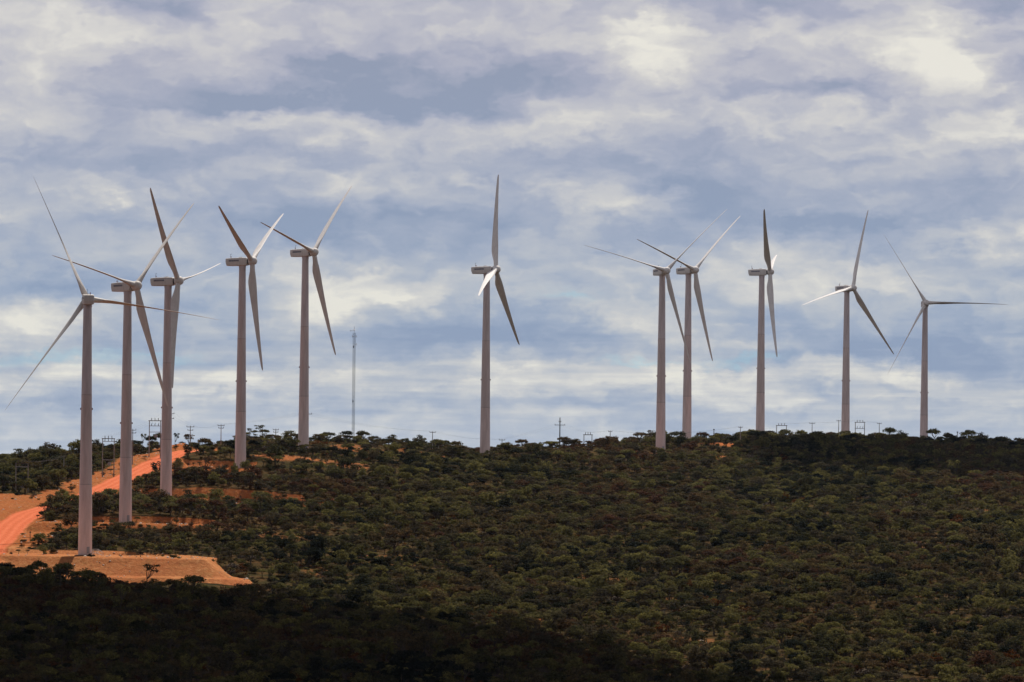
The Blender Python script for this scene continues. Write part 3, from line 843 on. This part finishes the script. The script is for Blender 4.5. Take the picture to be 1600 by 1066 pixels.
M_LEAF = leafmat('scrub_leaves', [(.0, (.012, .015, .013)), (.22, (.022, .025, .018)), (.36, (.066, .062, .029)), (.52, (.160, .142, .050)), (.64, (.056, .048, .034)), (.80, (.105, .078, .038)), (1.0, (.085, .044, .028))])
M_RUST = leafmat('rust_leaves', [(.0, (.07, .026, .012)), (.5, (.10, .040, .014)), (1.0, (.085, .045, .020))])
M_TWIG = leafmat('grey_twigs', [(.0, (.07, .055, .045)), (.5, (.10, .08, .065)), (1.0, (.09, .06, .045))], 0.0)
M_BARK = paint('scrub_bark', (.075, .058, .045), (.04, .03, .024), 4, .9, .1)


def crown_arrays(kind, seed, nclump, nleaf, leaf):
    """leaf quads gathered in clumps through the crown; crown radius about 1, trunk foot at z = 0"""
    r = np.random.default_rng(seed)
    ctr = []
    H = {'round': 1.55, 'flat': 1.65, 'low': .85, 'tall': 2.2, 'spindly': 2.6}[kind]
    thick = {'round': .55, 'flat': .26, 'low': .38, 'tall': .75, 'spindly': .35}[kind]
    while len(ctr) < nclump:
        p = r.uniform(-1, 1, 3)
        if p @ p > 1: continue
        if (p @ p) < .12 and r.random() < .7: continue
        q = p * [1, 1, thick]
        if kind == 'flat': q[2] = q[2] * .6 + .24 * (1 - (p[0] ** 2 + p[1] ** 2))
        ctr.append(q * [.82, .82, 1] + [0, 0, H - thick])
    ctr = np.array(ctr)
    rad = r.uniform(.20, .40, nclump)
    N_ = nclump * nleaf
    c = np.repeat(ctr, nleaf, 0); rr = np.repeat(rad, nleaf)
    d = r.normal(size=(N_, 3)); d /= np.linalg.norm(d, axis=1)[:, None]
    p = c + d * (rr * r.random(N_) ** .45)[:, None] * [1.1, 1.1, .62]
    nrm = d * .7 + r.normal(size=(N_, 3)) * .55 + [0, 0, .55]; nrm /= np.linalg.norm(nrm, axis=1)[:, None]
    a = np.cross(nrm, r.normal(size=(N_, 3))); a /= np.linalg.norm(a, axis=1)[:, None]
    b_ = np.cross(nrm, a)
    s = leaf * r.uniform(.6, 1.3, N_)[:, None]
    quad = np.stack([p - a * s, p - b_ * s * .62, p + a * s, p + b_ * s * .62], 1).reshape(-1, 3)
    return quad, ctr, H, thick


def trunk_mb(ctr, H, thick, seed, twisty=.12, r0=.075, limbs=6, stems=1):
    r = np.random.default_rng(seed + 99); mb = MB()
    for s in range(stems):
        fo = Vector((r.uniform(-.12, .12), r.uniform(-.12, .12), -.15)) * (1 if stems > 1 else .3); fo.z = -.15
        fork = Vector((r.uniform(-1, 1) * twisty * 1.6, r.uniform(-1, 1) * twisty * 1.6, (H - thick) * .55))
        mid = fo.lerp(fork, .5) + Vector((r.uniform(-1, 1) * twisty, r.uniform(-1, 1) * twisty, 0))
        mb.tube([fo, mid, fork], [r0, r0 * .8, r0 * .65], 5, False)
        for c in ctr[r.permutation(len(ctr))[:limbs]]:
            c = Vector(c); m_ = fork.lerp(c, .5) + Vector((0, 0, -.06))
            mb.tube([fork, m_, c], [r0 * .5, r0 * .34, r0 * .14], 4, False)
    return mb


def twig_mb(seed, H=1.8):
    r = np.random.default_rng(seed); mb = MB()
    def grow(p, d, L, rad, lv):
        q = p + d * L
        mb.tube([p, p.lerp(q, .5) + Vector(r.normal(size=3) * L * .06), q], [rad, rad * .8, rad * .55], 4, False)
        if lv == 0: return
        for _ in range(3 if lv > 1 else 4):
            e = (d + Vector(r.normal(size=3) * .55) + Vector((0, 0, .1))).normalized()
            grow(p.lerp(q, r.uniform(.55, 1)), e, L * r.uniform(.55, .8), rad * .6, lv - 1)
    grow(Vector((0, 0, -.1)), Vector((r.normal() * .1, r.normal() * .1, 1)).normalized(), H * .36, .06, 3)
    return mb


def mesh_from_quads(name, quad, mat):
    me = bpy.data.meshes.new(name); n = len(quad) // 4
    me.vertices.add(n * 4); me.vertices.foreach_set('co', quad.ravel())
    me.loops.add(n * 4); me.loops.foreach_set('vertex_index', np.arange(n * 4, dtype=np.int32))
    me.polygons.add(n); me.polygons.foreach_set('loop_start', np.arange(0, n * 4, 4, dtype=np.int32))
    me.update(calc_edges=True); me.materials.append(mat)
    return me


hidden = bpy.data.collections.new('scrub_kinds')
KINDS = []      # (crown mesh, trunk mesh, what)
spec = [('round', 24, 46, .085), ('round', 30, 42, .08), ('flat', 24, 46, .08), ('flat', 30, 42, .075), ('tall', 30, 44, .08), ('low', 22, 44, .085), ('round', 19, 48, .088), ('low', 24, 40, .08), ('flat', 20, 46, .08), ('tall', 25, 46, .08)]
for k, (kd, nc, nl, lf) in enumerate(spec):
    quad, ctr, H, th = crown_arrays(kd, 100 + k, nc, nl, lf)
    KINDS.append((mesh_from_quads('crown', quad, M_LEAF), trunk_mb(ctr, H, th, k, stems=1 + k % 2).mesh('trunk', M_BARK), kd))
quad, ctr, H, th = crown_arrays('round', 201, 20, 26, .09)
KINDS.append((mesh_from_quads('crown', quad, M_RUST), trunk_mb(ctr, H, th, 31).mesh('trunk', M_BARK), 'rust'))
quad, ctr, H, th = crown_arrays('low', 202, 16, 22, .09)
KINDS.append((mesh_from_quads('crown', quad, M_TWIG), trunk_mb(ctr, H, th, 32, limbs=10).mesh('trunk', M_BARK), 'dry'))
KINDS.append((twig_mb(301).mesh('branches', M_TWIG), None, 'bare'))
KINDS.append((twig_mb(302).mesh('branches', M_TWIG), None, 'bare'))
quad, ctr, H, th = crown_arrays('spindly', 203, 9, 26, .10)
KINDS.append((mesh_from_quads('crown', quad, M_LEAF), trunk_mb(ctr, H, th, 33, twisty=.28, r0=.06, limbs=7).mesh('trunk', M_BARK), 'spindly'))
quad, ctr, H, th = crown_arrays('flat', 204, 24, 26, .085)
KINDS.append((mesh_from_quads('crown', quad, M_LEAF), trunk_mb(ctr, H, th, 34, twisty=.2, limbs=12).mesh('trunk', M_BARK), 'flat'))
SPIN, UMB, RUST, DRY, BARE = 14, 15, 10, 11, 12
import bmesh
for k, (cm, tm, kd) in enumerate(KINDS):
    bm = bmesh.new(); bm.from_mesh(cm)
    for f in bm.faces: f.material_index = 0
    if tm:
        n0 = len(bm.faces); bm.from_mesh(tm); bm.faces.ensure_lookup_table()
        for f in bm.faces[n0:]: f.material_index = 1
    me = bpy.data.meshes.new('scrub_kind'); bm.to_mesh(me); bm.free()
    me.materials.append(cm.materials[0]); me.materials.append(M_BARK)
    o = bpy.data.objects.new('scrub_kind_%02d' % k, me); hidden.objects.link(o)

# where things may grow
cell = 4.6
yy_, xx_ = np.meshgrid(np.arange(1150, 2700, cell), np.arange(-470, 470, cell), indexing='ij')
xs = (xx_ + rng.uniform(-.5, .5, xx_.shape) * cell * 1.05).ravel(); ys = (yy_ + rng.uniform(-.5, .5, yy_.shape) * cell * 1.05).ravel()
keep = np.abs(xs) < .135 * ys + 70
xs, ys = xs[keep], ys[keep]
zs, bs, rs = terrain(xs, ys)
clump = fbm(xs, ys, 55, 3, 71)
keep = (bs + .25 * fbm(xs, ys, 12, 2, 72) < .38) & (rs < .02) & (rng.random(len(xs)) < .93 + .5 * np.minimum(clump, 0.2))
for tb in T_BASE: keep &= np.hypot(xs - tb[0], ys - tb[1]) > 3.6
for tb in T_BASE[6:8]: keep &= ~((np.abs(xs - tb[0]) < 7) & (ys < tb[1] + 2) & (ys > tb[1] - 60))
keep &= ~((xs > -230) & (xs < -72) & (ys > 1533 - (xs + 72) * .0) & (ys < 1594))
keep &= ~((xs > -172) & (xs < -70) & (ys > 1520) & (ys <= 1533) & (xs > -120))
# behind the crest nothing shows: drop what the ground hides well
elevm = np.full(600, -9.0)
order = np.argsort(ys); vis = np.ones(len(xs), bool)
azb = np.clip(((xs / ys) + .2) / .4 * 600, 0, 599).astype(int)
for i_ in order:
    e_ = (zs[i_] - .2) / ys[i_]
    if (zs[i_] + 5) / ys[i_] < elevm[azb[i_]]: vis[i_] = False
    elevm[azb[i_]] = max(elevm[azb[i_]], e_)
keep &= vis
crest_e = np.full(600, -9.0); crest_y = np.full(600, 9999.0)
for j in range(0, 1500, 4):
    yy0 = 1300.0 + j; az0 = (np.arange(600) + .5) / 600 * .4 - .2
    e0 = terrain(az0 * yy0, np.full(600, yy0))[0] / yy0
    up = e0 > crest_e; crest_e = np.where(up, e0, crest_e); crest_y = np.where(up, yy0, crest_y)
near_crest = ys > crest_y[azb] - 45
keep &= ~(near_crest & (rng.random(len(xs)) < .12))
xs, ys, zs, clump, near_crest = xs[keep], ys[keep], zs[keep], clump[keep], near_crest[keep]
n = len(xs)
wts = np.array([1.2, 1.2, 1.3, 1.2, .8, 1.0, 1.1, .9, 1.2, .7, .12, .8, .45, .45, .3, .7]); wts /= wts.sum()
kd = rng.choice(len(KINDS), n, p=wts)
rad = np.exp(rng.normal(.64, .42, n)) * (1 + .18 * clump)             # crown radius, metres
rad = np.clip(rad, .8, 4.0)
sz = rad * rng.uniform(.80, 1.12, n) * np.where(rad > 3, .85, 1.0)
rot = rng.uniform(0, 2 * math.pi, n)
nc_ = int(near_crest.sum())
kd[near_crest] = rng.choice([2, 3, 8, 15, 14, 4, 13, 0, 1, 11], nc_, p=[.17, .17, .15, .11, .03, .05, .05, .12, .09, .06])
rad[near_crest] *= rng.uniform(.6, 1.0, nc_); sz[near_crest] = rad[near_crest] * rng.uniform(.55, .9, nc_)

# named individuals first: the ones that stand out on the skyline
SKY = [  # x, y of the top, distance, crown width px, kind, label
    (18, 706, 2090, 18, 0, 'dark rounded tree on the skyline at the left edge'), (45, 700, 2110, 17, 1, 'dark dome shaped tree second from the left edge on the skyline'),
    (68, 698, 2120, 24, UMB, 'wide flat topped tree on the left skyline'), (92, 695, 2125, 15, SPIN, 'open tree leaning over the left skyline near the nearest tower'),
    (116, 692, 2140, 22, 3, 'flat tree on the skyline touching the nearest tower'), (155, 690, 2150, 22, 0, 'dark bushy tree on the skyline right of the nearest tower'), (188, 686, 2150, 22, 6, 'dark bush on the skyline left of the second tower'),
    (224, 674, 2075, 13, SPIN, 'spindly small tree right of the second tower on the skyline'), (236, 682, 2075, 20, 3, 'dark bush at the foot of the tall switch frame'),
    (276, 667, 2062, 13, SPIN, 'small umbrella tree on a crooked trunk right of the turbine by the upper road'), (408, 683, 2128, 22, 2, 'flat dark tree right of the fourth turbine on the crest'),
    (428, 685, 2128, 24, 0, 'dark tree behind the short two arm pole'), (452, 682, 2120, 14, UMB, 'small flat topped tree left of the crest turbine'),
    (497, 677, 2110, 22, 0, 'dark tree touching the right side of the crest turbine'), (512, 676, 2125, 26, 3, 'flat dark tree between the crest turbine and the mast'),
    (534, 671, 2128, 18, BARE, 'pale leafless tree just left of the lattice mast'), (562, 677, 2130, 16, 4, 'taller dark tree just right of the lattice mast'),
    (585, 682, 2135, 24, 2, 'flat dark tree second to the right of the mast'), (612, 678, 2140, 20, 4, 'tallest dark tree on the crest right of the mast'), (632, 683, 2142, 20, 0, 'round dark tree beyond the tallest one right of the mast'),
    (655, 680, 2150, 28, 1, 'broad dark tree left of the single arm skyline pole'), (692, 689, 2168, 32, UMB, 'umbrella shaped tree with gaps below its crown left of the middle turbine'),
    (722, 697, 2180, 22, 2, 'low flat tree left of the middle turbine foot'), (806, 698, 2215, 24, 2, 'low dark tree right of the short skyline pole'), (836, 693, 2215, 24, 0, 'dark tree between middle turbine and cross shaped pole'),
    (860, 690, 2225, 26, 3, 'flat dark tree left of the cross shaped pole'), (898, 684, 2235, 22, 0, 'dark tree left of the low pale frame'), (938, 685, 2240, 20, 2, 'flat tree between low frame and pale pole'),
    (962, 682, 2258, 14, 1, 'small round tree touching the pale single arm pole'), (1000, 675, 2285, 24, BARE + 1, 'leafless spreading tree left of the paired turbines'), (1017, 682, 2300, 18, 0, 'dark tree touching the left one of the paired turbines'),
    (1052, 676, 2360, 18, 2, 'dark tree between the paired turbines'), (1098, 676, 2390, 22, 3, 'dark flat tree right of the paired turbines'), (1136, 676, 2405, 24, 0, 'dark low tree left of the pale pole'),
    (1176, 677, 2410, 18, 2, 'dark tree left of the edge on turbine foot'), (1203, 674, 2430, 30, UMB, 'broad umbrella tree right of the edge on turbine'), (1226, 672, 2435, 26, UMB, 'umbrella tree in front of the three insulator frame'),
    (1252, 673, 2440, 22, 3, 'open flat tree left of the lone pole between the frames'), (1278, 678, 2440, 18, 0, 'small dark tree right of the lone pole between the frames'), (1303, 677, 2440, 20, 2, 'dark tree at the foot of the second turbine from the right'),
    (1360, 675, 2450, 14, 0, 'small dark tree right of the frame with a lower beam'), (1390, 669, 2455, 22, 3, 'open topped tree left of the farthest turbine'), (1408, 673, 2455, 22, 1, 'dark round tree left of the farthest turbine foot'),
    (1459, 669, 2450, 24, 8, 'feathery tree touching the right side of the farthest turbine'), (1482, 677, 2450, 18, 2, 'low flat tree by the thin short post'), (1515, 673, 2450, 24, UMB, 'airy flat topped tree near the right end of the skyline'),
    (1534, 676, 2440, 24, 1, 'dense dark round tree next to the airy one at the right end'), (1566, 683, 2430, 26, 2, 'low flat tree near the right edge of the skyline'), (1592, 682, 2430, 24, 0, 'dark rounded tree at the right edge of the skyline'),
    (385, 717, 1974, 17, 0, 'dark bush hiding the right foot of the fourth turbine'), (366, 723, 1970, 15, 1, 'low dark bush at the left foot of the fourth turbine'),
    (500, 688, 2088, 36, RUST, 'large rust brown bush at the foot of the crest turbine'), (52, 850, 1640, 15, BARE, 'leafless small tree beside the lower dirt road'), (73, 783, 1792, 13, SPIN, 'dark crooked tree at the bend of the dirt road'),
    (82, 779, 1796, 18, 0, 'dense bush left of the spreading tree at the road bend'), (108, 776, 1800, 22, 4, 'dense bush just left of the nearest tower at the road bend'),
    (122, 775, 1806, 20, 1, 'dark bush touching the left side of the nearest tower'), (152, 772, 1812, 22, 0, 'dark bush just right of the nearest tower before the upper road'),
    (172, 768, 1815, 26, 1, 'large round dark bush between the two nearest towers'), (188, 772, 1812, 18, 3, 'dark bush touching the left side of the second tower'),
    (96, 766, 1805, 28, UMB, 'dark spreading tree over the bend of the dirt road'),
]
GRP = 'scrub trees on the hill'


def tree(k, x, y, z, r, h, rz, label, group=GRP, name=None):
    cm, tm, what = KINDS[k]
    root = empty(name or ('bare_tree' if what == 'bare' else 'scrub_tree'), (x, y, z), rz)
    root.scale = (r, r, h)
    tag(root, label, 'tree', group)
    link('crown' if what != 'bare' else 'branches', cm, root)
    if tm: link('trunk', tm, root)


KH = {'round': 1.6, 'flat': 1.75, 'low': .95, 'tall': 2.3, 'spindly': 2.7, 'rust': 1.6, 'dry': .95, 'bare': 1.45}
taken = []
for (px, yt, d, w, k, lb) in SKY:
    p = at(px, yt, d); gz = ground_z(p[0], p[1])
    r = w / 2 * d / F * 1.05
    hh = float(np.clip(p[2] - gz, 2.0, 7.5))
    what = KINDS[k][2]
    tree(k, p[0], p[1], p[2] - hh if hh >= 2.0 and p[2] - gz <= 7.5 else gz, r * (1.5 if what == 'bare' else 1), hh / KH[what], random.uniform(0, 6.28), lb)
    taken.append((p[0], p[1], r))
free = np.ones(n, bool)
for (a, c_, r) in taken: free &= np.hypot(xs - a, (ys - c_) * .6) > r + .6
# then the ones that show largest
ux = xs / ys * F * math.cos(ROLL) - (-zs / ys * F) * math.sin(ROLL) + 800
uy = xs / ys * F * math.sin(ROLL) + (-zs / ys * F) * math.cos(ROLL) + 720
score = np.where(free & (ux > 4) & (ux < 1596) & (uy < 1068), rad * rad / ys ** 2, 0)
pick = np.argsort(-score)[:248]
for i_ in pick:
    what = KINDS[kd[i_]][2]
    look = {'round': 'rounded dark scrub tree', 'flat': 'flat topped scrub tree', 'low': 'low spreading bush', 'tall': 'dense upright scrub tree', 'spindly': 'thin crooked scrub tree', 'rust': 'rust brown scrub bush', 'dry': 'dry grey brown bush', 'bare': 'leafless grey tree'}[what]
    X_, Y_ = xs[i_], ys[i_]
    tops = [t[0] for t in TURB]
    names = ['nearest turbine', 'second turbine', 'third turbine', 'fourth turbine', 'fifth turbine', 'middle turbine', 'paired turbines', 'paired turbines', 'ninth turbine', 'tenth turbine', 'farthest turbine']
    j_ = int(np.argmin([abs(t - ux[i_]) for t in tops])); df = ux[i_] - tops[j_]
    col_ = ('straight below ' if abs(df) < 16 else 'left below ' if df < 0 else 'right below ') + names[j_]
    if ux[i_] < 60: col_ = 'near the left edge'
    if ux[i_] > 1540: col_ = 'near the right edge'
    edge_y = 1530 - max(0, ux[i_] - 400) * .24
    t_ = Y_ - edge_y
    row_ = ('at the bottom edge' if uy[i_] > 1040 else 'in the lower shade' if uy[i_] > 1000 else 'in deep shade' if t_ < -60 else 'just inside the shade' if t_ < -15 else 'at the shade rim' if t_ < 20
            else 'just above the shade' if t_ < 70 else 'low in the sun' if Y_ < 1680 else 'below half way' if Y_ < 1800 else 'half way up' if Y_ < 1950 else 'high up')
    big_ = 'very large ' if rad[i_] > 3.75 else 'large ' if rad[i_] > 3.3 else ''
    where = row_ + ' ' + col_
    look = big_ + look
    tree(kd[i_], X_, Y_, zs[i_], rad[i_], sz[i_], rot[i_], look + ' ' + where)
    free[i_] = False


def scatter(name, px_, py_, pz_, kind_, sc, rz, picks):
    me = bpy.data.meshes.new(name)
    me.vertices.add(len(px_)); me.vertices.foreach_set('co', np.stack([px_, py_, pz_], -1).astype(np.float32).ravel())
    a = me.attributes.new('which', 'INT', 'POINT'); a.data.foreach_set('value', kind_.astype(np.int32))
    a = me.attributes.new('turn', 'FLOAT_VECTOR', 'POINT'); a.data.foreach_set('vector', np.stack([rz * 0, rz * 0, rz], -1).astype(np.float32).ravel())
    a = me.attributes.new('size', 'FLOAT_VECTOR', 'POINT'); a.data.foreach_set('vector', sc.astype(np.float32).ravel())
    o = link(name, me)
    ng = bpy.data.node_groups.new(name, 'GeometryNodeTree')
    ng.interface.new_socket('Geometry', in_out='INPUT', socket_type='NodeSocketGeometry')
    ng.interface.new_socket('Geometry', in_out='OUTPUT', socket_type='NodeSocketGeometry')
    L = ng.links.new; nn = ng.nodes.new
    gi = nn('NodeGroupInput'); go = nn('NodeGroupOutput')
    ci = nn('GeometryNodeCollectionInfo'); ci.inputs['Collection'].default_value = picks
    ci.inputs['Separate Children'].default_value = True; ci.inputs['Reset Children'].default_value = True
    ip = nn('GeometryNodeInstanceOnPoints'); ip.inputs['Pick Instance'].default_value = True
    def attr(nm, ty):
        q = nn('GeometryNodeInputNamedAttribute'); q.data_type = ty; q.inputs[0].default_value = nm
        return [s for s in q.outputs if s.enabled and s.name == 'Attribute'][0]
    L(gi.outputs[0], ip.inputs['Points']); L(ci.outputs[0], ip.inputs['Instance'])
    L(attr('which', 'INT'), ip.inputs['Instance Index']); L(attr('turn', 'FLOAT_VECTOR'), ip.inputs['Rotation']); L(attr('size', 'FLOAT_VECTOR'), ip.inputs['Scale'])
    L(ip.outputs[0], go.inputs[0])
    md = o.modifiers.new('scatter', 'NODES'); md.node_group = ng
    return o


f = free
o = scatter('scrub_woodland', xs[f], ys[f], zs[f], kd[f], np.stack([rad[f], rad[f], sz[f]], -1), rot[f], hidden)
tag(o, 'dark green scrub woodland covering the whole hillside', 'woodland', kind='stuff')

# low growth between the trees
cell = 3.4
yy_, xx_ = np.meshgrid(np.arange(1150, 2450, cell), np.arange(-460, 460, cell), indexing='ij')
xu = (xx_ + rng.uniform(-.5, .5, xx_.shape) * cell * 1.1).ravel(); yu = (yy_ + rng.uniform(-.5, .5, yy_.shape) * cell * 1.1).ravel()
kp = np.abs(xu) < .135 * yu + 70; xu, yu = xu[kp], yu[kp]
zu, bu, ru = terrain(xu, yu)
kp = (ru < .02) & (rng.random(len(xu)) < np.where(bu > .38, .10, .70 + .5 * fbm(xu, yu, 40, 2, 81)))
for tb in T_BASE: kp &= np.hypot(xu - tb[0], yu - tb[1]) > 3.2
kp &= ~((xu > -230) & (xu < -72) & (yu > 1560) & (yu < 1594))
xu, yu, zu = xu[kp], yu[kp], zu[kp]
ku = rng.choice([5, 7, DRY, 6, 2, DRY, RUST, 8], len(xu), p=[.2, .2, .17, .12, .1, .1, .03, .08]); ru_ = np.exp(rng.normal(.12, .3, len(xu))); ru_ = np.clip(ru_, .5, 2.0)
o = scatter('undergrowth', xu, yu, zu, ku, np.stack([ru_, ru_, ru_ * rng.uniform(.6, 1.0, len(xu))], -1), rng.uniform(0, 6.28, len(xu)), hidden)
tag(o, 'low bushes and dry growth between the trees', 'undergrowth', kind='stuff')

# pale stones on the cut soil
m_rock, N, b = material('pale_quartz_rock', .8, .2)
oc = N.n('ShaderNodeNewGeometry').outputs['Position']
N.put(b.inputs['Base Color'], N.ramp(N.noise(oc, .8, 3, .6), [(.3, (.20, .12, .08)), (.5, (.45, .35, .27)), (.7, (.66, .60, .54))]))
mb = MB(); r = np.random.default_rng(5); cnt = 0
ico = [Vector(v) for v in ((0, 0, 1), (.9, 0, .3), (.28, .86, .3), (-.73, .53, .3), (-.73, -.53, .3), (.28, -.86, .3), (0, 0, -.6))]
fac = [(0, 1, 2), (0, 2, 3), (0, 3, 4), (0, 4, 5), (0, 5, 1), (6, 2, 1), (6, 3, 2), (6, 4, 3), (6, 5, 4), (6, 1, 5)]
qx = r.uniform(-200, -40, 9000); qy = r.uniform(1560, 2110, 9000)
qz, qb, qrd = terrain(qx, qy)
for x, y, z, bb, rr_ in zip(qx, qy, qz, qb, qrd):
    if bb < .5 or rr_ > .05 or cnt > 650: continue
    s = math.exp(r.normal(-1.25, .45)); q = r.uniform(.6, 1.2, 3)
    mb.add([(x + v.x * s * q[0], y + v.y * s * q[1], z + v.z * s * q[2] * .7) for v in ico], fac); cnt += 1
qx = r.normal(0, 9, 40) + at(1090, 1000, 1385)[0]; qy = r.normal(0, 14, 40) + 1385
qz, qb, qrd = terrain(qx, qy)
for x, y, z in zip(qx, qy, qz):
    s = math.exp(r.normal(-1.2, .4)); q = r.uniform(.6, 1.2, 3)
    mb.add([(x + v.x * s * q[0], y + v.y * s * q[1], z + v.z * s * q[2] * .7) for v in ico], fac)
tag(mb.build('loose_stones', m_rock), 'pale loose stones strewn over the bare red soil', 'stones', kind='stuff')

# ------------------------------------------------------------------ thin haze over the whole place
mb = MB(); mb.box((0, 2500, 18), (41000, 36000, 244))
hz_o = mb.build('haze', None)
m_h = bpy.data.materials.new('haze_air'); m_h.use_nodes = True
ht = m_h.node_tree; ht.nodes.clear()
pv = ht.nodes.new('ShaderNodeVolumePrincipled'); ho = ht.nodes.new('ShaderNodeOutputMaterial')
pv.inputs['Color'].default_value = (.66, .80, 1.0, 1); pv.inputs['Density'].default_value = 7.0e-6; pv.inputs['Anisotropy'].default_value = 0.2
ht.links.new(pv.outputs[0], ho.inputs['Volume'])
hz_o.data.materials.append(m_h)
tag(hz_o, 'thin blue haze in the air over the hill', 'haze', kind='stuff')
